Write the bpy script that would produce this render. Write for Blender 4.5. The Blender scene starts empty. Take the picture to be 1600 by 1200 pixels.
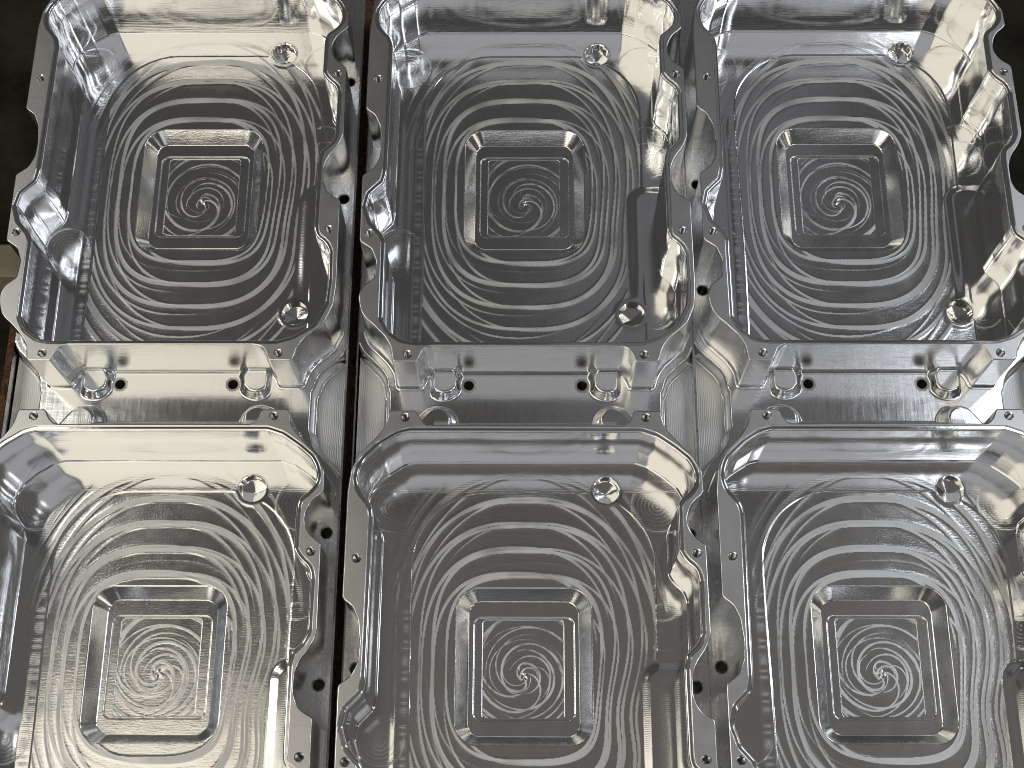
import bpy, math
import numpy as np
from mathutils import Matrix, Vector
from mathutils.geometry import delaunay_2d_cdt

sc = bpy.context.scene
COL = sc.collection
MM = 0.001
RIM = 40.0                       # height of the rim plane above the table, mm

# ------------------------------------------------------------------ camera
cam = bpy.data.cameras.new("camera")
cam.sensor_width = 36.0
cam.lens = 36.0 * 2195.86 / 1600.0
cam.clip_start = 0.01
cam.clip_end = 50.0
camo = bpy.data.objects.new("camera", cam)
COL.objects.link(camo)
camo.matrix_world = Matrix(((0.9999688, -0.001423, 0.0077644, -0.00083055),
                            (0.0041538, 0.9312807, -0.3642786, -0.24687288),
                            (-0.0067125, 0.3642995, 0.9312576, 0.41548155 + RIM * MM),
                            (0, 0, 0, 1)))
sc.camera = camo

# ------------------------------------------------------------------ world and lamps
w = bpy.data.worlds.new("World")
sc.world = w
w.use_nodes = True
w.node_tree.nodes["Background"].inputs[0].default_value = (0.056, 0.054, 0.052, 1)
w.node_tree.nodes["Background"].inputs[1].default_value = 1.0


def area(name, loc, target, sx, sy, radiance, color):
    l = bpy.data.lights.new(name, 'AREA')
    l.shape = 'RECTANGLE'
    l.size, l.size_y = sx, sy
    l.energy = radiance * math.pi * sx * sy
    l.color = color
    o = bpy.data.objects.new(name, l)
    o.location = loc
    o.rotation_euler = (Vector(target) - Vector(loc)).to_track_quat('-Z', 'Y').to_euler()
    COL.objects.link(o)
    return o


T = (0, -0.08, 0.03)
WARM = (1.0, 0.93, 0.76)
COOL = (0.80, 0.88, 1.0)
# ceiling panes behind the camera: warm on the left, cool grey from the middle to the right
area("shop_skylight_warm", (-0.95, -0.72, 1.65), (-0.95, -0.72, 0), 1.25, 1.55, 1.05, WARM)
area("shop_skylight_grey", (0.42, -0.86, 1.65), (0.42, -0.86, 0), 1.35, 0.70, 0.38, (0.96, 0.965, 1.0))
area("overhead_fill_dim", (0.50, -0.07, 1.70), (0.50, -0.07, 0), 1.7, 0.88, 0.055, (1.0, 0.88, 0.77))  # unseen dim panel added overhead to lift the front chamber floors
# narrow lamps added high on the right to draw the streaks in the round corners
for az, rad in ((36, 4.5), (12, 6.0), (-17, 5.5), (-44, 3.0)):
    cx, cy = math.cos(math.radians(az)), math.sin(math.radians(az))
    p = Vector((0.92 * cx, -0.08 + 0.92 * cy, 1.10))
    o_ = area("streak_lamp_cool", p, T, 0.60, 0.085, rad, (0.90, 0.94, 1.0))
    zax = (p - Vector(T)).normalized()
    xax = Vector((cx, cy, 0)); xax = (xax - zax * xax.dot(zax)).normalized()
    yax = zax.cross(xax)
    o_.rotation_euler = Matrix((xax, yax, zax)).transposed().to_euler()
# tall windows behind the left shoulder, narrow lamps at both sides
area("window_and_fill_warm", (-0.47, -1.66, 0.50), T, 0.34, 0.62, 1.5, WARM)  # extra lamp, no window: added to brighten the left recess's back chamfer
for i, x in enumerate((-1.75, -1.22, -0.80)):
    area("window_and_fill_warm", (x, -1.35 - 0.12 * i, 0.70), T, 0.40, 0.80, 2.0, WARM)
area("shop_window_grey", (0.16, -1.75, 0.70), T, 0.80, 0.70, 0.60, (0.95, 0.97, 1.0))
for az, rad in ((172, 4.0), (148, 3.4)):
    cx, cy = math.cos(math.radians(az)), math.sin(math.radians(az))
    p = Vector((1.0 * cx, -0.08 + 1.0 * cy, 1.15))
    o_ = area("streak_lamp_warm", p, T, 0.70, 0.12, rad, (1.0, 0.96, 0.86))  # narrow warm lamps added on the left for corner streaks
    zax = (p - Vector(T)).normalized()
    xax = Vector((cx, cy, 0)); xax = (xax - zax * xax.dot(zax)).normalized()
    yax = zax.cross(xax)
    o_.rotation_euler = Matrix((xax, yax, zax)).transposed().to_euler()
area("shop_lamp_cool_front", (1.05, 0.55, 0.95), T, 0.14, 0.80, 1.8, COOL)
area("front_fill_cool", (0.27, 0.80, 1.50), (0.2, 0.5, 0), 0.34, 0.80, 0.08, (0.84, 0.85, 1.0))  # dim bluish fill added to lift the left inner walls
area("shop_lamp_cool_front", (1.20, 0.10, 0.80), T, 0.40, 0.60, 0.40, COOL)

sc.view_settings.view_transform = 'Standard'
sc.view_settings.look = 'None'
sc.view_settings.exposure = 0.12
sc.view_settings.gamma = 1.0
sc.render.engine = 'CYCLES'
sc.cycles.max_bounces = 10
sc.cycles.glossy_bounces = 8
sc.cycles.diffuse_bounces = 4
sc.cycles.sample_clamp_indirect = 6.0
sc.cycles.caustics_reflective = True
sc.cycles.use_denoising = True
sc.cycles.pixel_filter_type = 'BLACKMAN_HARRIS'
sc.cycles.filter_width = 1.0

# ------------------------------------------------------------------ materials


class N:
    def __init__(self, name):
        self.m = bpy.data.materials.new(name)
        self.m.use_nodes = True
        self.t = self.m.node_tree
        self.b = self.t.nodes["Principled BSDF"]

    def n(self, typ, **kw):
        x = self.t.nodes.new(typ)
        for k, v in kw.items():
            if k in ('operation', 'noise_dimensions', 'attribute_name', 'data_type', 'clamp', 'blend_type', 'feature', 'use_clamp'):
                setattr(x, k, v)
            else:
                self.put(x.inputs[k if not k.startswith('i') or not k[1:].isdigit() else int(k[1:])], v)
        return x

    def put(self, sock, v):
        if isinstance(v, bpy.types.NodeSocket):
            self.t.links.new(v, sock)
        else:
            sock.default_value = v

    def math(self, op, a, b=0.0, c=0.0):
        x = self.n('ShaderNodeMath', operation=op)
        self.put(x.inputs[0], a)
        self.put(x.inputs[1], b)
        self.put(x.inputs[2], c)
        return x.outputs[0]

    def coord(self, scale=(1, 1, 1), rot=(0, 0, 0)):
        c = self.n('ShaderNodeTexCoord')
        mp = self.n('ShaderNodeMapping')
        self.t.links.new(c.outputs['Object'], mp.inputs['Vector'])
        mp.inputs['Scale'].default_value = scale
        mp.inputs['Rotation'].default_value = rot
        return mp.outputs[0]

    def noise(self, scale, vec, detail=3.0, rough=0.55):
        x = self.n('ShaderNodeTexNoise')
        x.inputs['Scale'].default_value = scale
        x.inputs['Detail'].default_value = detail
        x.inputs['Roughness'].default_value = rough
        self.t.links.new(vec, x.inputs['Vector'])
        return x.outputs['Fac']

    def attr(self, name):
        x = self.n('ShaderNodeAttribute')
        x.attribute_name = name
        return x.outputs['Fac']

    def bump(self, height, dist, prev=None, strength=1.0):
        x = self.n('ShaderNodeBump')
        x.inputs['Distance'].default_value = dist
        x.inputs['Strength'].default_value = strength
        self.t.links.new(height, x.inputs['Height'])
        if prev is not None:
            self.t.links.new(prev, x.inputs['Normal'])
        return x.outputs[0]


def alu(name, base=(0.80, 0.805, 0.81), r0=0.14, rvar=0.10, mark_r=0.0, layers=(), smear=None):
    """machined aluminium: layers = (scale xyz, noise scale, bump distance)"""
    k = N(name)
    k.put(k.b.inputs['Metallic'], 1.0)
    k.put(k.b.inputs['Base Color'], (*base, 1))
    rn = k.noise(160.0, k.coord(smear or (1, 1, 1)), 4.0)
    r = k.math('MULTIPLY_ADD', rn, rvar, r0 - rvar * 0.5)
    mk = k.attr('mark')
    if mark_r:
        r = k.math('MULTIPLY_ADD', mk, mark_r, r)
    r = k.math('MAXIMUM', r, 0.03)
    k.put(k.b.inputs['Roughness'], r)
    nb = None
    for scl, ns, d in layers:
        nb = k.bump(k.noise(ns, k.coord(scl), 2.0), d, nb)
    if mark_r:
        u = k.attr('feed')
        jit = k.math('MULTIPLY', k.noise(240.0, k.coord(), 2.0), 14.0)
        s = k.math('SINE', k.math('ADD', k.math('MULTIPLY', u, 6.2832 / 0.62), jit))
        s = k.math('MULTIPLY', s, mk)
        nb = k.bump(s, 0.000016, nb)
    if nb is not None:
        k.put(k.b.inputs['Normal'], nb)
    return k.m


M_WALL = alu("milled_aluminium_wall", r0=0.095, rvar=0.09, smear=(1, 1, 6),
             layers=(((1, 1, 16), 90.0, 0.000035), ((0.25, 0.25, 5), 420.0, 0.000012), ((1, 1, 0.06), 700.0, 0.000007), ((1, 1, 0.3), 40.0, 0.00005)))
M_OUT = alu("milled_aluminium_outer_wall", r0=0.21, rvar=0.12, smear=(1, 1, 6),
            layers=(((1, 1, 16), 90.0, 0.00006), ((0.25, 0.25, 5), 420.0, 0.00002), ((1, 1, 0.3), 40.0, 0.00008)))
M_FLOOR = alu("milled_aluminium_floor", r0=0.15, rvar=0.12, mark_r=0.50,
              layers=(((1, 1, 1), 1500.0, 0.000016), ((0.15, 1, 1), 2200.0, 0.000014), ((1, 1, 1), 60.0, 0.00012)))
M_LEDGE = alu("polished_aluminium_ledge", r0=0.11, rvar=0.07, mark_r=0.26, layers=(((1, 1, 1), 70.0, 0.00006), ((1, 1, 1), 900.0, 0.000006)))
M_RIM = alu("satin_aluminium_rim", base=(0.77, 0.77, 0.77), r0=0.34, rvar=0.10,
            layers=(((0.12, 1, 1), 2600.0, 0.000022),))
M_LIP = alu("polished_aluminium_lip", r0=0.16, rvar=0.05)
M_BASE = alu("raw_aluminium_base", base=(0.74, 0.74, 0.74), r0=0.28, rvar=0.14, mark_r=0.18, smear=(6, 1, 1),
             layers=(((1, 0.06, 1), 420.0, 0.00012), ((1, 1, 1), 900.0, 0.00005)))
M_HOLE = alu("tapped_hole_aluminium", base=(0.72, 0.72, 0.72), r0=0.12, rvar=0.04)
M_BORE = alu("drilled_bore_aluminium", base=(0.50, 0.49, 0.48), r0=0.38, rvar=0.1)
M_POCK = alu("polished_pocket_aluminium", r0=0.10, rvar=0.08, layers=(((1, 1, 0.1), 500.0, 0.00006),))


def rust_material():
    k = N("rusty_steel")
    v = k.coord()
    n1 = k.noise(700.0, v, 6.0, 0.7)
    n2 = k.noise(25.0, v, 4.0)
    f = k.math('ADD', k.math('MULTIPLY', n1, 0.75), k.math('MULTIPLY', n2, 0.25))
    cr = k.n('ShaderNodeValToRGB')
    k.t.links.new(f, cr.inputs[0])
    e = cr.color_ramp.elements
    e[0].position, e[0].color = 0.40, (0.03, 0.02, 0.014, 1)
    e[1].position, e[1].color = 0.66, (0.34, 0.17, 0.09, 1)
    x = e.new(0.52)
    x.color = (0.14, 0.062, 0.034, 1)
    k.t.links.new(cr.outputs[0], k.b.inputs['Base Color'])
    k.put(k.b.inputs['Roughness'], 0.75)
    k.put(k.b.inputs['Specular IOR Level'], 0.3)
    k.put(k.b.inputs['Normal'], k.bump(n1, 0.0006))
    return k.m


def plain_material(name, c0, c1, scale, rough, bump=0.001):
    k = N(name)
    n1 = k.noise(scale, k.coord(), 5.0, 0.65)
    cr = k.n('ShaderNodeValToRGB')
    k.t.links.new(n1, cr.inputs[0])
    e = cr.color_ramp.elements
    e[0].position, e[0].color = 0.35, (*c0, 1)
    e[1].position, e[1].color = 0.68, (*c1, 1)
    k.t.links.new(cr.outputs[0], k.b.inputs['Base Color'])
    k.put(k.b.inputs['Roughness'], rough)
    k.put(k.b.inputs['Specular IOR Level'], 0.2)
    k.put(k.b.inputs['Normal'], k.bump(n1, bump))
    return k.m


M_RUST = rust_material()
M_CONC = plain_material("dark_concrete", (0.008, 0.007, 0.005), (0.06, 0.052, 0.036), 14.0, 0.9)
M_WOOD = plain_material("pale_wood", (0.30, 0.27, 0.20), (0.42, 0.39, 0.31), 30.0, 0.7)

# ------------------------------------------------------------------ 2D helpers (mm)


def smooth_loop(pts, it=3, near=1.6):
    p = [np.array(q, float) for q in pts]
    out = []
    n = len(p)
    for i in range(n):
        a, b = p[i], p[(i + 1) % n]
        out.append(a)
        d = np.linalg.norm(b - a)
        if d > 3 * near:
            out.append(a + (b - a) * near / d)
            out.append(b - (b - a) * near / d)
    p = np.array(out)
    for _ in range(it):
        q = np.roll(p, -1, 0)
        p = np.stack([0.75 * p + 0.25 * q, 0.25 * p + 0.75 * q], 1).reshape(-1, 2)
    # resample long pieces so that offsets and shading stay even
    out = []
    n = len(p)
    for i in range(n):
        a, b = p[i], p[(i + 1) % n]
        d = np.linalg.norm(b - a)
        if d < 0.08:
            continue
        k = max(1, int(d / 2.5))
        for j in range(k):
            out.append(a + (b - a) * j / k)
    return np.array(out)


def ccw(p):
    x, y = p[:, 0], p[:, 1]
    a = np.sum(x * np.roll(y, -1) - np.roll(x, -1) * y)
    return p if a > 0 else p[::-1].copy()


def offset(p, d):
    """CCW loop moved outwards by d"""
    e = np.roll(p, -1, 0) - p
    e /= np.linalg.norm(e, axis=1)[:, None]
    nrm = np.stack([e[:, 1], -e[:, 0]], 1)
    m = nrm + np.roll(nrm, 1, 0)
    m /= np.linalg.norm(m, axis=1)[:, None]
    c = np.clip(np.sum(m * nrm, 1), 0.6, 1)
    return p + m * (d / c)[:, None]


def seg_dist(X, Y, loop):
    """unsigned distance of grid points to a closed loop"""
    P = np.stack([X.ravel(), Y.ravel()], 1)
    D = np.full(len(P), 1e9)
    a = loop
    b = np.roll(loop, -1, 0)
    for i in range(len(a)):
        ab = b[i] - a[i]
        t = np.clip(((P - a[i]) @ ab) / max(ab @ ab, 1e-12), 0, 1)
        q = P - a[i] - t[:, None] * ab
        np.minimum(D, q[:, 0] ** 2 + q[:, 1] ** 2, out=D)
    return np.sqrt(D).reshape(X.shape)


def inside(X, Y, loop):
    r = np.zeros(X.shape, bool)
    a = loop
    b = np.roll(loop, -1, 0)
    for (x0, y0), (x1, y1) in zip(a, b):
        if y0 == y1:
            continue
        c = ((y0 > Y) != (y1 > Y)) & (X < (x1 - x0) * (Y - y0) / (y1 - y0) + x0)
        r ^= c
    return r


def S(t):
    t = np.clip(t, 0, 1)
    return t * t * (3 - 2 * t)


def rrect(cx, cy, hx, hy, r, seg=8):
    out = []
    for sx, sy, a0 in ((1, -1, -90), (1, 1, 0), (-1, 1, 90), (-1, -1, 180)):
        for i in range(seg + 1):
            a = math.radians(a0 + 90 * i / seg)
            out.append((cx + sx * (hx - r) + r * math.cos(a), cy + sy * (hy - r) + r * math.sin(a)))
    return np.array(out)


def sd_rrect(X, Y, cx, cy, hx, hy, r):
    qx = np.abs(X - cx) - hx + r
    qy = np.abs(Y - cy) - hy + r
    return np.hypot(np.maximum(qx, 0), np.maximum(qy, 0)) + np.minimum(np.maximum(qx, qy), 0) - r


def circle(cx, cy, r, n=24):
    a = np.arange(n) * 2 * math.pi / n
    return np.stack([cx + r * np.cos(a), cy + r * np.sin(a)], 1)


# ------------------------------------------------------------------ mesh helpers
class MB:
    def __init__(self):
        self.v, self.f, self.k = [], [], 0

    def add(self, v, f):
        v = np.asarray(v, float)
        self.v.append(v)
        self.f += [tuple(i + self.k for i in q) for q in f]
        self.k += len(v)

    def rings(self, loops, sharp=True, flip=False):
        """loops = [(Nx2, z or array), ...] joined by quads; sharp gives each strip its own vertices"""
        L = []
        for p, z in loops:
            zz = np.full(len(p), z) if np.isscalar(z) else np.asarray(z)
            L.append(np.column_stack([p, zz]))
        n = len(L[0])

        def quads(a, b):
            q = []
            for i in range(n):
                j = (i + 1) % n
                q.append((a + i, b + i, b + j, a + j) if not flip else (a + i, a + j, b + j, b + i))
            return q
        if sharp:
            for A, B in zip(L[:-1], L[1:]):
                self.add(np.vstack([A, B]), quads(0, n))
        else:
            f = []
            for s in range(len(L) - 1):
                f += quads(s * n, (s + 1) * n)
            self.add(np.vstack(L), f)

    def cap(self, p, z, flip=False):
        v = np.column_stack([p, np.full(len(p), z)])
        c = np.array([[p[:, 0].mean(), p[:, 1].mean(), z]])
        n = len(p)
        f = [((i, (i + 1) % n, n) if not flip else ((i + 1) % n, i, n)) for i in range(n)]
        self.add(np.vstack([v, c]), f)

    def mesh(self, name, mat, smooth=True):
        v = np.vstack(self.v) * MM
        me = bpy.data.meshes.new(name)
        me.from_pydata(v.tolist(), [], self.f)
        me.polygons.foreach_set("use_smooth", np.full(len(me.polygons), smooth))
        me.materials.append(mat)
        me.update()
        return me


def cdt_sheet(mb, outer, holes, z):
    loops = [outer] + holes
    pts, edges = [], []
    for l in loops:
        k = len(pts)
        pts += [Vector((float(x), float(y))) for x, y in l]
        edges += [(k + i, k + (i + 1) % len(l)) for i in range(len(l))]
    vo, eo, fo, *_ = delaunay_2d_cdt(pts, edges, [], 0, 1e-5)
    V = np.array([(p.x, p.y) for p in vo])
    C = np.array([V[list(f)].mean(0) for f in fo])
    ok = inside(C[:, 0], C[:, 1], outer)
    for h in holes:
        ok &= ~inside(C[:, 0], C[:, 1], h)
    F = []
    for f, o in zip(fo, ok):
        if o:
            a, b, c = (V[i] for i in f[:3])
            s = (b[0] - a[0]) * (c[1] - a[1]) - (b[1] - a[1]) * (c[0] - a[0])
            F.append(tuple(f) if s > 0 else tuple(reversed(f)))
    mb.add(np.column_stack([V, np.full(len(V), z)]), F)


def grid_mesh(name, X, Y, Z, keep, mat, attrs):
    """heightfield faces where keep (cell mask) is True"""
    ny, nx = X.shape
    idx = np.arange(nx * ny).reshape(ny, nx)
    q = np.stack([idx[:-1, :-1], idx[:-1, 1:], idx[1:, 1:], idx[1:, :-1]], -1)[keep]
    used = np.unique(q)
    remap = np.full(nx * ny, -1)
    remap[used] = np.arange(len(used))
    v = np.stack([X.ravel(), Y.ravel(), Z.ravel()], 1)[used] * MM
    f = remap[q]
    me = bpy.data.meshes.new(name)
    me.vertices.add(len(v))
    me.vertices.foreach_set("co", v.astype(np.float32).ravel())
    me.loops.add(len(f) * 4)
    me.loops.foreach_set("vertex_index", f.astype(np.int32).ravel())
    me.polygons.add(len(f))
    me.polygons.foreach_set("loop_start", np.arange(0, len(f) * 4, 4, dtype=np.int32))
    me.polygons.foreach_set("use_smooth", np.ones(len(f), bool))
    me.materials.append(mat)
    me.update(calc_edges=True)
    for n, a in attrs.items():
        at = me.attributes.new(n, 'FLOAT', 'POINT')
        at.data.foreach_set("value", a.ravel()[used].astype(np.float32))
    return me


def cells(mask):
    return mask[:-1, :-1] & mask[1:, :-1] & mask[:-1, 1:] & mask[1:, 1:]


def cells_any(mask):
    return mask[:-1, :-1] | mask[1:, :-1] | mask[:-1, 1:] | mask[1:, 1:]


# ------------------------------------------------------------------ outlines of one chamber (mm, centre of chamber = 0,0)
INNER = ccw(smooth_loop([
    (36.2, 70.2), (40.8, 68.6), (45.9, 65.0), (50.3, 61.2), (52.4, 57.2), (52.3, 53.2), (50.0, 50.2), (47.4, 48.3),
    (46.7, 45.5), (46.7, 31.6), (48.7, 28.7), (51.3, 26.6), (52.3, 23.4), (52.2, 6.8), (51.0, 4.0), (47.5, 0.6),
    (46.9, -3.0), (47.0, -29.0), (47.6, -31.9), (50.7, -34.2), (52.3, -37.6), (52.5, -48.0), (52.0, -56.2),
    (48.3, -63.8), (42.0, -67.9), (37.0, -69.4), (-36.0, -69.4), (-40.0, -68.7), (-43.9, -65.8), (-46.2, -61.8),
    (-46.4, -33.2), (-47.6, -30.5), (-51.4, -26.2), (-53.2, -20.6), (-52.2, -15.7), (-47.6, -11.0), (-46.9, -7.0),
    (-46.6, 43.2), (-47.4, 46.6), (-49.2, 48.8), (-51.3, 51.5), (-52.1, 55.4), (-51.2, 59.0), (-49.5, 61.7),
    (-45.4, 65.7), (-40.0, 69.2), (-36.6, 70.2)]))
OUTER = ccw(smooth_loop([
    (31.0, 72.4), (33.0, 74.2), (34.0, 77.3), (42.7, 77.3), (43.3, 73.4), (44.3, 71.0), (47.7, 67.0), (51.8, 62.6),
    (54.8, 57.1), (55.0, 50.6), (53.9, 49.3), (51.5, 47.4), (49.6, 43.4), (49.6, 40.0), (51.4, 36.5), (55.0, 34.0),
    (55.2, 7.0), (54.6, 4.6), (53.0, 1.5), (50.7, -1.5), (49.2, -5.4), (49.2, -11.5), (50.5, -15.0), (52.8, -17.0),
    (55.2, -18.2), (55.5, -50.0), (54.9, -57.0), (52.4, -63.0), (46.2, -68.6), (43.9, -72.0), (43.1, -75.3),
    (42.4, -76.7), (34.9, -76.6), (34.1, -74.0), (32.6, -71.8), (30.1, -71.2), (-30.4, -71.2), (-32.7, -72.2),
    (-33.5, -74.0), (-34.6, -76.7), (-42.6, -76.7), (-43.4, -71.4), (-45.6, -67.8), (-49.6, -63.6), (-52.4, -61.2),
    (-54.0, -57.6), (-54.6, -53.2), (-53.4, -50.2), (-49.7, -47.0), (-49.2, -41.2), (-51.0, -36.4), (-55.0, -33.6),
    (-55.1, -8.7), (-51.2, -5.6), (-49.5, -1.6), (-49.2, 4.0), (-50.0, 10.6), (-52.0, 15.0), (-55.0, 17.2),
    (-55.0, 50.0), (-54.2, 57.4), (-51.5, 63.5), (-46.3, 68.8), (-43.8, 72.8), (-43.2, 77.3), (-34.3, 77.3),
    (-33.0, 74.2), (-31.0, 72.4)]))
SCREWS = [(-52.0, 29.5), (-51.9, -30.6), (52.0, 31.2), (52.0, -29.6), (-37.9, -74.2), (37.9, -74.2), (-37.9, 74.9), (37.9, 74.9)]
# keep screw holes on the flange
SCREWS[0] = (-51.2, 29.5)
PITCH = 170.57
ZF = -31.15                      # chamber floor
ZP = -31.0                      # floor at the foot of the walls
FIL = 0.6
ZW = -24.0                      # top of the base
HOLES = [(26.8, 60.6), (37.0, -46.0)]
RC = (-0.4, 2.9, 21.4, 24.6)    # recess centre and half size

# ------------------------------------------------------------------ chamber wall
mb = MB()


def arc_prof(loop, o, z, r, n=5, a0=0.0, a1=90.0):
    """convex rounded edge towards the inside of the loop: from flat top to vertical"""
    out = []
    for i in range(n + 1):
        t = math.radians(a0 + (a1 - a0) * i / n)
        out.append((offset(loop, o - r * math.sin(t)), z - r * (1 - math.cos(t))))
    return out


mb.rings([(offset(INNER, 1.35), -0.5), (offset(INNER, 0.62), -0.5)], flip=True)
mb.rings(arc_prof(INNER, 0.62, -0.5, 0.62), sharp=False, flip=True)
wall = [(INNER, -1.12)] + [(INNER, -5.0), (INNER, -9.6), (offset(INNER, 0.03), -9.75), (offset(INNER, 0.03), -20.2), (INNER, -20.35)]
for i in range(0, 8):
    a = math.radians(84 * i / 7)
    wall.append((offset(INNER, -FIL * (1 - math.cos(a))), ZP + FIL - FIL * math.sin(a)))
mb.rings(wall, sharp=False, flip=True)
ME_INNER = mb.mesh("inner_wall", M_WALL)
mb = MB()
mb.rings([(offset(OUTER, -0.4 + 0.4 * math.sin(t)), -0.4 * (1 - math.cos(t))) for t in np.linspace(0, math.pi / 2, 5)], sharp=False, flip=False)
mb.rings([(OUTER, -0.4), (OUTER, -8.0), (OUTER, -16.0), (OUTER, ZW + 0.5), (OUTER, ZW - 7.0)], sharp=False, flip=False)
ME_WALL = mb.mesh("chamber", M_OUT)

# ------------------------------------------------------------------ rim
mb = MB()
cdt_sheet(mb, offset(OUTER, -0.4), [offset(INNER, 1.65)] + [circle(x, y, 1.5) for x, y in SCREWS], 0.0)
ME_RIM = mb.mesh("rim", M_RIM, smooth=False)
mb = MB()
mb.rings(arc_prof(INNER, 1.65, 0.0, 0.3) + [(offset(INNER, 1.35), -0.5)], sharp=False, flip=True)
ME_LIP = mb.mesh("rim_step", M_LIP)

mb = MB()
pr = [(circle(0, 0, 1.5), 0.0), (circle(0, 0, 1.22), -0.3)]
mb.rings(pr, flip=True)
th = []
for i in range(24):
    th.append((circle(0, 0, 1.22 if i % 2 == 0 else 1.05), -0.3 - 0.27 * i))
mb.rings(th, flip=True)
mb.cap(circle(0, 0, 1.22), -6.5)
ME_SCREW = mb.mesh("screw_hole", M_HOLE)

# ------------------------------------------------------------------ chamber floor (one fine relief, split into parts)
st = 0.26
gx = np.arange(-55, 55.01, st)
gy = np.arange(-71, 72.01, st)
X, Y = np.meshgrid(gx, gy)
SDI = seg_dist(X, Y, INNER)
SDI = np.where(inside(X, Y, INNER), SDI, -SDI)
def smooth_noise(X, Y, sc_, seed):
    r = np.random.default_rng(seed)
    g_ = r.random((64, 64))
    u, v = (X / sc_) % 63, (Y / sc_) % 63
    i, j = np.floor(u).astype(int) % 63, np.floor(v).astype(int) % 63
    a, b = S(u - np.floor(u)), S(v - np.floor(v))
    return (g_[i, j] * (1 - a) + g_[i + 1, j] * a) * (1 - b) + (g_[i, j + 1] * (1 - a) + g_[i + 1, j + 1] * a) * b


def ring_field(X, Y, seed, wavy):
    """tool path marks: a few overlapping rounded rings; returns mark strength, relief, feed coordinate"""
    rng = np.random.default_rng(seed)
    m = np.zeros_like(X)
    h = np.zeros_like(X)
    th = np.arctan2(Y - 2.5, X + 0.3)
    # the rings pinch in beside the shelf on the right
    Xw = X + wavy * np.exp(-((Y + 12) / 13.0) ** 2) * S((X - 16) / 14)
    Xw = Xw + 0.5 * (smooth_noise(X + 60, Y + 80, 24.0, seed + 1) - 0.5)
    Yw = Y + 0.6 * (smooth_noise(X + 60, Y + 80, 26.0, seed + 2) - 0.5)
    fam = []
    for k in range(6):
        a, b, n = 24.4 + 4.3 * k, 28.3 + 8.4 * k, 3.3 - 0.18 * k
        fam.append((-0.3, 2.5, a, b, n, rng.uniform(1.3, 2.7), rng.uniform(0, 6.28), 0.45, 1.0))
        fam.append((2.4 + rng.uniform(-.4, .4), -1.4, a - 1.0, b - 3.2, n - 0.35, 1.7, 2.2 + 0.3 * k, 0.9, 0.95))
        fam.append((-2.6 + rng.uniform(-.4, .4), 1.2, a + 1.4, b + 2.4, n - 0.5, 1.6, 5.2 + 0.25 * k, 0.9, 0.9))
        if k % 2 == 0:
            fam.append((0.4, 3.2, a + 2.1, b + 4.6, n - 0.3, 0.5, rng.uniform(0, 6.28), 0.8, 0.7))
    for cx, cy, a, b, n, wd, ph, mod, amp in fam:
        x, y = np.abs(Xw - cx), np.abs(Yw - cy)
        g = ((x / a) ** n + (y / b) ** n) ** (1 / n) + 1e-9
        rho = np.hypot(x, y)
        d = rho * (1 - 1 / g)
        sd = 0.35 + 0.65 * np.abs(np.sin(th))
        width = wd * (1 - mod * (0.5 + 0.5 * np.cos(th - ph))) * (0.42 + 0.58 * np.abs(np.sin(th)))
        u = d / np.maximum(width, 0.05)
        inside_b = S(u / 0.10) * S((1.0 - u) / 0.30)
        fade = S((width - 0.30) / 0.4)
        m = np.maximum(m, inside_b * fade * amp)
        h += 0.050 * amp * sd * fade * np.exp(-(d / 0.38) ** 2)
        h += 0.018 * amp * sd * fade * np.exp(-((d - width) / 0.42) ** 2)
    # faint feed rings everywhere
    return m, h, th * 36.0


shelf = sd_rrect(X, Y, 50.0, -22.0, 13.7, 26.5, 7.0)           # raised shelf along the right wall, <0 inside
led = sd_rrect(X, Y, 2.65, -20.0, 38.85 + 0.3 * np.sin(Y * 0.06), 79.4, 24.0)
ledge_l = -36.2 - X
ledge_b = Y - 59.4


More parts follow.
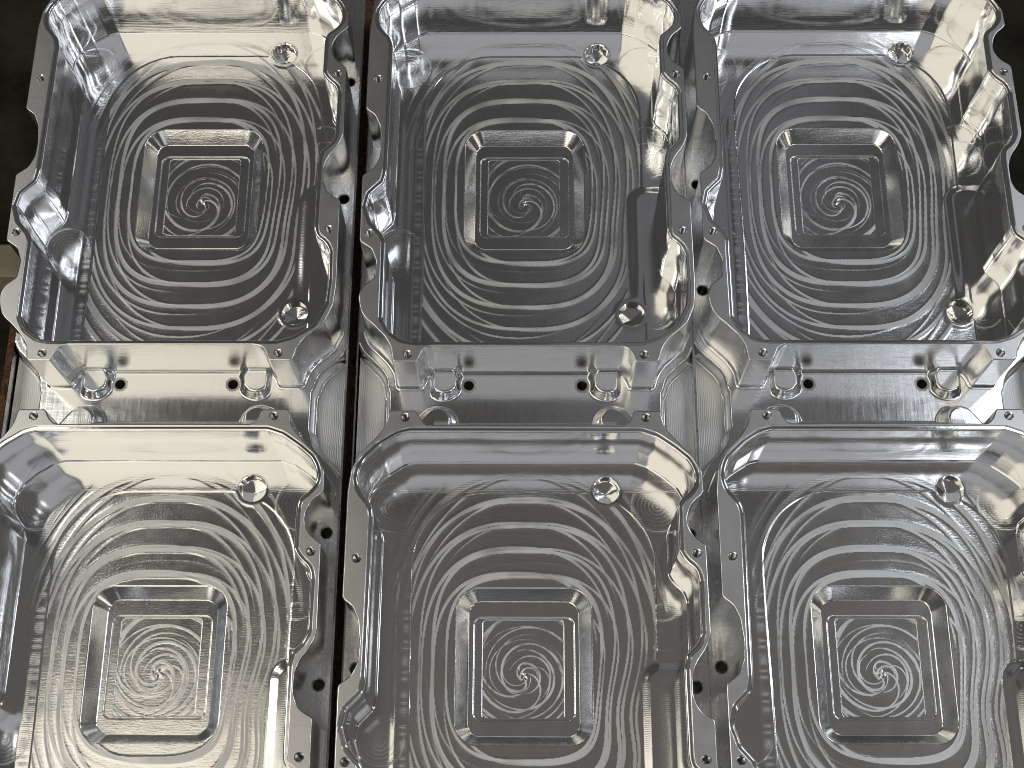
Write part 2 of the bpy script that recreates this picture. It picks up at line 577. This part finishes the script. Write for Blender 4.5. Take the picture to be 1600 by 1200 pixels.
def build_floor(seed, wavy):
    m1, h1, feed = ring_field(X, Y, seed, wavy)
    m1 *= 0.45 + 0.75 * smooth_noise(X + 60, Y + 80, 7.0, seed + 3) * (0.6 + 0.5 * smooth_noise(feed + 120, np.hypot(X, Y * 0.8), 1.3, seed + 5))
    Z = np.full_like(X, ZF)
    Z += 0.16 * S(led / 0.5)
    Z += 0.10 * np.exp(-((X + 40.5) / 1.1) ** 2) * S((36 - Y) / 6)       # ball mill furrow beside the left wall
    shz = S(-shelf / 3.6) * S((Y + 46.0) / 20.0)
    Z = Z * (1 - shz) + (ZP + 0.5) * shz
    mask_m = S((0.4 - led) / 0.8) * S((shelf - 0.1) / 0.5)
    inner_fade = S((sd_rrect(X, Y, *RC, 7.0) - 0.3) / 0.6)
    mask_m = np.maximum(mask_m, 0.6 * S(led / 0.5) * S((9 - led) / 5) * (Y > 20))   # the rings run on over the back ledge
    mk = m1 * mask_m * inner_fade
    Z += h1 * np.clip(mask_m, 0, 1) * inner_fade
    rough_l = np.exp(-((X + 38.2) / 1.4) ** 2) * (0.5 + 0.5 * np.sin(Y * 1.9 + np.sin(Y * 0.7) * 2)) * S((30 - Y) / 8)
    mk = np.maximum(mk, 0.8 * rough_l * S(ledge_l / 0.5))
    mk = np.maximum(mk, 0.10 * np.exp(-((shelf + 1.5) / 0.8) ** 2) * S((Y + 40.0) / 14.0))
    mk = np.maximum(mk, 0.18 * np.exp(-((shelf + 6.5) / 1.6) ** 2) * S((Y + 40.0) / 14.0) * (X > 40))
    mk = np.maximum(mk, 0.3 * np.exp(-((ledge_b - 0.7) / 0.5) ** 2))
    for cx, cy, rr in ((-43.5, 54.5, 8.3), (43.5, 55.0, 8.6), (-45.0, -20.8, 7.6), (44.5, 15.0, 7.4), (45.0, -45.0, 7.0), (44.0, 23.0, 6.0)):
        r = np.hypot(X - cx, Y - cy)
        arc = (0.15 + 0.85 * S(0.5 + 0.9 * np.sin(np.arctan2(Y - cy, X - cx) + cx + seed))) * (r < rr + 2) * S((led + 1.5) / 1.0) * (shelf > 0.3)
        Z += 0.03 * np.exp(-((r - rr) / 0.30) ** 2) * arc
        mk = np.maximum(mk, 0.7 * np.exp(-((r - rr) / 0.38) ** 2) * arc)
        mk = np.maximum(mk, 0.25 * arc * (r < rr) * S(np.sin(r * 2 * math.pi / 1.25) * 2 - 0.9))
    hole = np.ones(X.shape, bool)
    for hx, hy in HOLES:
        r = np.hypot(X - hx, Y - hy)
        t = S((6.8 - r) / 1.6)
        Z = Z * (1 - t) + ZP * t
        mk *= 1 - t
        hole &= r > 4.75
    rec = sd_rrect(X, Y, *RC, 7.0) > 0.05
    ok = cells(SDI > -0.32) & cells(hole) & cells(rec)
    is_shelf = cells_any((shelf < -0.05) & (Y > -46.0))
    is_led = cells_any(led > 0.0) & ~is_shelf
    return (grid_mesh("floor", X, Y, Z, ok & ~is_shelf & ~is_led, M_FLOOR, {"mark": mk, "feed": feed}),
            grid_mesh("shelf", X, Y, Z, ok & is_shelf, M_LEDGE, {"mark": mk, "feed": Y}),
            grid_mesh("ledge", X, Y, Z, ok & is_led, M_LEDGE, {"mark": mk, "feed": Y}))


FLOORS = [build_floor(7, 1.6), build_floor(23, 4.0)]

# ------------------------------------------------------------------ recess in the middle of the floor
mb = MB()


def rr(cx, cy, hx, hy, r):
    return rrect(cx, cy, hx, hy, max(r, 0.3))


def step_edge(cx, cy, hx, hy, r, z, dz, rad, run=0.15):
    """rounded lip from a flat at z down by dz"""
    out = []
    for t in np.linspace(0, math.pi / 2, 5):
        q = rad * math.sin(t)
        out.append((rr(cx, cy, hx - q, hy - q, r - q), z - rad * (1 - math.cos(t))))
    out.append((rr(cx, cy, hx - rad - run, hy - rad - run, r - rad - run), z - dz))
    return out


e0 = []
for t in np.linspace(0, 0.85, 4):
    q = 0.6 * math.sin(t)
    e0.append((rr(RC[0], RC[1], RC[2] + 0.5 - q, RC[3] + 0.5 - q, 7.4 - q), ZF + 0.03 - 0.6 * (1 - math.cos(t))))
mb.rings(e0, sharp=False, flip=True)
o2 = rr(-0.4, 2.7, 18.1, 21.6, 4.4)
o3 = rr(-0.4, 2.7, 17.7, 21.2, 4.0)
mb.rings([e0[-1], (o2, -35.55)], flip=True)
mb.rings([(o2, -35.55), (rr(-0.4, 2.7, 17.85, 21.35, 4.1), -35.78), (o3, -35.85)], sharp=False, flip=True)
sE = step_edge(-0.3, 2.6, 16.4, 16.7, 2.8, -35.85, 0.65, 0.4)
mb.rings([(o3, -35.85), sE[0]], flip=True)
mb.rings(sE, sharp=False, flip=True)
qE = step_edge(-0.6, 2.7, 13.25, 15.85, 1.3, -36.5, 0.4, 0.25, 0.1)
mb.rings([sE[-1], qE[0]], flip=True)
mb.rings(qE, sharp=False, flip=True)
ME_REC = mb.mesh("centre_recess", M_FLOOR)

sx = np.arange(-13.7, 12.6, 0.2)
sy = np.arange(-13.0, 18.5, 0.2)
SX, SY = np.meshgrid(sx, sy)


def swirl(X, Y, seed, gain):
    rng = np.random.default_rng(seed)
    m = np.zeros_like(X)
    h = np.zeros_like(X)
    for j, (p, arms, wd, amp) in enumerate(((4.6, 2, 0.26, 1.0), (6.8, 3, 0.24, 0.9), (5.4, 2, 0.22, 0.9), (3.9, 1, 0.24, 0.9), (8.5, 4, 0.16, 0.8), (4.2, 2, 0.16, 0.7))):
        cx, cy = rng.uniform(-1.2, 1.0), rng.uniform(-0.6, 1.8)
        x, y = X - cx, Y - cy
        r = np.hypot(x, y)
        t = np.arctan2(y, x)
        ph = r / p + arms * t / (2 * math.pi) + 0.35 * j + 0.10 * np.sin(2 * t + j)
        fr = ph - np.floor(ph)
        wv = np.clip(wd * (0.35 + 0.65 * np.cos(t - 1.2 + 1.9 * j + 0.22 * r + seed)), 0.0, 1)
        m = np.maximum(m, amp * S(fr / 0.04) * S((0.8 * wv - fr) / 0.06) * S((r - 0.4) / 1.0))
        h += 0.030 * amp * np.exp(-fr * 9.0) * S(wv / 0.1)
    c = np.hypot(X + 0.2, Y - 0.6)
    t = np.arctan2(Y - 0.6, X + 0.2)
    h += 0.12 * np.exp(-(c / 1.5) ** 2) * np.cos(3 * t + c)
    m *= gain * (0.30 + 0.9 * smooth_noise(X + 60, Y + 60, 1.6, seed + 4))
    return m, h, c * 2.0 + t * 9


SQUARES = []
for sd_, gain in ((5, 0.7), (12, 0.95)):
    ms, hs, fs = swirl(SX, SY, sd_, gain)
    SQUARES.append(grid_mesh("recess_floor", SX, SY, -36.86 + hs, np.ones((len(sy) - 1, len(sx) - 1), bool), M_FLOOR, {"mark": ms, "feed": fs}))

# ------------------------------------------------------------------ drain hole in the floor
mb = MB()
zz = ZP + 0.02
mb.rings([(circle(0, 0, 5.2, 40), zz - 0.02), (circle(0, 0, 4.7, 40), zz - 0.02), (circle(0, 0, 4.45, 40), zz - 0.3)], flip=True)
mb.rings([(circle(0, 0, 4.45, 40), zz - 0.3), (circle(0, 0, 4.45, 40), zz - 4.2)], flip=True)
mb.rings([(circle(0, 0, 4.45, 40), zz - 4.2), (circle(0, 0, 4.2, 40), zz - 4.4), (circle(0, 0, 0.5, 40), zz - 5.2)], flip=True)
mb.cap(circle(0, 0, 0.5, 40), zz - 5.2)
ME_DRAIN = mb.mesh("drain_hole", M_POCK)

# ------------------------------------------------------------------ base slab and the bridge between the chambers
BW = 57.2
BY0, BY1 = -PITCH - 80.0, 80.0
GY0, GY1 = -116.0, -56.0
THRU = [(53.0, -5.0), (53.0, 43.6), (-52.8, 0.4), (-52.8, -41.0)]
mb = MB()
top = BW - 0.6
for y0, y1, hs_ in ((GY1, BY1, [(x, y) for x, y in THRU]), (BY0, GY0, [(x, y - PITCH) for x, y in THRU])):
    yo = 0 if y1 == BY1 else -PITCH
    cdt_sheet(mb, np.array([(-top, y0), (top, y0), (top, y1), (-top, y1)], float),
              [circle(x, y, 2.15) for x, y in hs_] + [offset(OUTER, -0.8) + np.array([0, yo])], ZW)
for s in (-1, 1):
    prof = [(s * top, ZW), (s * BW, ZW - 0.6), (s * BW, -RIM)]
    for (xa, za), (xb, zb) in zip(prof[:-1], prof[1:]):
        mb.add([(xa, BY0, za), (xa, BY1, za), (xb, BY1, zb), (xb, BY0, zb)], [(0, 1, 2, 3) if s > 0 else (3, 2, 1, 0)])
for y, fl in ((BY0, False), (BY1, True)):
    mb.add([(-top, y, ZW), (top, y, ZW), (BW, y, ZW - 0.6), (BW, y, -RIM), (-BW, y, -RIM), (-BW, y, ZW - 0.6)], [(0, 5, 4, 3, 2, 1) if not fl else (0, 1, 2, 3, 4, 5)])
ME_BASE = mb.mesh("base", M_BASE, smooth=False)

mb = MB()
mb.rings([(circle(0, 0, 2.15), 0.0), (circle(0, 0, 1.75), -0.35), (circle(0, 0, 1.75), -14.0)], flip=True)
mb.cap(circle(0, 0, 1.75), -14.0)
ME_THRU = mb.mesh("through_hole", M_BORE)
mb = MB()
mb.rings([(circle(0, 0, 2.5), 0.04), (circle(0, 0, 1.75), 0.0), (circle(0, 0, 1.65), -0.25), (circle(0, 0, 1.65), -15.0)], flip=True)
mb.cap(circle(0, 0, 1.65), -15.0)
ME_BLIND = mb.mesh("blind_hole", M_BORE)

bx = np.append(np.arange(-top, top, 0.4), top)
by = np.arange(GY0, GY1 + 0.2, 0.4)
BX, BYY = np.meshgrid(bx, by)
OUT2 = OUTER + np.array([0, -PITCH])
d1 = seg_dist(BX, BYY, OUTER)
d2 = seg_dist(BX, BYY, OUT2)
d = np.minimum(d1, d2)
inn = inside(BX, BYY, OUTER) | inside(BX, BYY, OUT2)
d = np.where(inn, 0, d)
ub = np.maximum(4.6 - d, 46.6 - np.abs(BX))
edge = S((np.minimum(BYY - GY0, GY1 - BYY)) / 4.0)
BZ = ZW - 6.0 * S(1 - ub / 1.2 - 0.0) * edge


def cap_d(X, Y, a, b):
    a, b = np.array(a, float), np.array(b, float)
    ab = b - a
    t = np.clip(((X - a[0]) * ab[0] + (Y - a[1]) * ab[1]) / (ab @ ab), 0, 1)
    return np.hypot(X - a[0] - t * ab[0], Y - a[1] - t * ab[1])


ax = np.abs(BX)
boss = np.minimum(cap_d(ax, BYY, (30, -70), (27.2, -74.6)), cap_d(ax, BYY, (37, -100), (29.0, -90.0)))
ub2 = np.maximum(5.4 - boss, np.minimum(-90.5 - BYY, 30.0 - ax))
BZ += np.where(BYY > -84, 2.6, 6.0) * S((ub2 + 1.4) / 2.8) * S((np.where(BYY > -84, 31.8, 39.5) - ax) / 1.0)
# fillet along the foot of the walls
f1 = np.clip(d, 0, 0.8)
BZ += np.where(d < 0.8, 0.8 - np.sqrt(np.maximum(0.8 ** 2 - (0.8 - f1) ** 2, 0)), 0) * 0.9
PINS = [(-19.0, -75.6), (19.0, -75.6)]
for hx, hy in PINS:
    t = S((4.2 - np.hypot(BX - hx, BYY - hy)) / 1.5)
    BZ = BZ * (1 - t) + ZW * t
rough = S((ax - 47.0) / 1.0) * S((d - 4.5) / 1.0)
rough = np.maximum(rough, 0.6 * S((-90.0 - BYY) / 1.0) * (ax < 30))
hm = np.ones(BX.shape, bool)
for hx, hy in PINS:
    hm &= np.hypot(BX - hx, BYY - hy) > 2.2
keep = cells(hm) & ~cells(inn & (np.minimum(d1, d2) > 1.5))
M_BRIDGE = alu("milled_aluminium_bridge", r0=0.17, rvar=0.10, mark_r=0.24, smear=(5, 1, 1),
               layers=(((0.2, 1, 1), 500.0, 0.00002), ((1, 0.1, 1), 500.0, 0.00002), ((1, 1, 1), 70.0, 0.0001)))
ME_BRIDGE = grid_mesh("bridge", BX, BYY, BZ, keep, M_BRIDGE, {"mark": rough, "feed": BX})

# ------------------------------------------------------------------ assemble one housing


def obj(name, me, parent, loc=(0, 0, 0), label=None):
    o = bpy.data.objects.new(name, me)
    COL.objects.link(o)
    o.parent = parent
    o.location = [c * MM for c in loc]
    if label:
        o["label"] = label
    return o


def thing(name, label, cat, loc, rz=0.0, group=None):
    o = bpy.data.objects.new(name, None)
    COL.objects.link(o)
    o.location = loc
    o.rotation_euler = (0, 0, rz)
    o["label"], o["category"] = label, cat
    if group:
        o["group"] = group
    return o


def place(o, ox, oy, rz):
    o.location = (ox * MM, oy * MM, 0.0)
    o.rotation_euler = (0, 0, rz)


GROUP = "machined aluminium housings laid side by side"
root = thing("aluminium_housing", "middle milled aluminium housing with two open chambers, between two others", "housing", (0, 0, 0), 0, GROUP)
base = obj("base", ME_BASE, root, (0, 0, RIM))
for dy in (0, -PITCH):
    for x, y in THRU:
        obj("through_hole", ME_THRU, base, (x, y + dy, ZW))
bridge = obj("bridge", ME_BRIDGE, root, (0, 0, RIM))
for x, y in PINS:
    obj("blind_hole", ME_BLIND, bridge, (x, y, ZW))
for dy, lab in ((0, "rear chamber, cut off by the top of the picture"), (-PITCH, "front chamber, cut off by the bottom of the picture")):
    ch = obj("chamber", ME_WALL, root, (0, dy, RIM), lab)
    obj("inner_wall", ME_INNER, ch)
    obj("rim", ME_RIM, ch)
    obj("rim_step", ME_LIP, ch)
    v_ = 0 if dy == 0 else 1
    obj("floor", FLOORS[v_][0], ch)
    obj("shelf", FLOORS[v_][1], ch)
    obj("ledge", FLOORS[v_][2], ch)
    obj("centre_recess", ME_REC, ch)
    obj("recess_floor", SQUARES[v_], ch)
    for x, y in HOLES:
        obj("drain_hole", ME_DRAIN, ch, (x, y, 0))
    for x, y in SCREWS:
        obj("screw_hole", ME_SCREW, ch, (x, y, 0))


def copy_tree(o, parent=None):
    c = o.copy()
    COL.objects.link(c)
    c.parent = parent
    for k in o.children:
        copy_tree(k, c)
    return c


left = copy_tree(root)
place(left, -117.416, 0.284, 0.0014544)
left["label"] = "leftmost milled aluminium housing with cream lit back walls, beside a pale wooden batten"
right = copy_tree(root)
place(right, 113.774, 0.833, 0.00073644)
right["label"] = "rightmost milled aluminium housing, with black empty space beyond its far edge"

# ------------------------------------------------------------------ table, floor, batten


def box(name, mat, x0, x1, y0, y1, z0, z1, bev=1.5):
    mb = MB()
    p = rrect((x0 + x1) / 2, (y0 + y1) / 2, (x1 - x0) / 2, (y1 - y0) / 2, bev * 2, 3)
    q = offset(p, -bev)
    mb.rings([(q, z1), (p, z1 - bev), (p, z0 + bev), (q, z0)])
    mb.cap(q, z1)
    mb.cap(q, z0, flip=True)
    return mb.mesh(name, mat, smooth=False)


tab = thing("work_table", "rust brown steel table plate under the housings", "table", (0, 0, -0.012))
obj("plate", box("plate", M_RUST, -183.2, 171.0, -420, 330, 0.0, 12.0), tab)
for x in (-150, 140):
    for y in (-390, 300):
        obj("leg", box("leg", M_RUST, x - 20, x + 20, y - 20, y + 20, -500.0, -0.01), tab)
bat = thing("wooden_batten", "pale wooden batten lying on the dark floor left of the housings", "batten", (0, 0, -0.512))
obj("plank", box("plank", M_WOOD, -620, -362, 205, 232, 0.0, 30.0), bat)
gm = MB()
gm.add([(-4000, -4000, 0), (4000, -4000, 0), (4000, 4000, 0), (-4000, 4000, 0)], [(0, 1, 2, 3)])
g = bpy.data.objects.new("floor_ground", gm.mesh("floor_ground", M_CONC, smooth=False))
COL.objects.link(g)
g.location = (0, 0, -0.512)
g["kind"] = "structure"
g["label"] = "dark workshop floor"
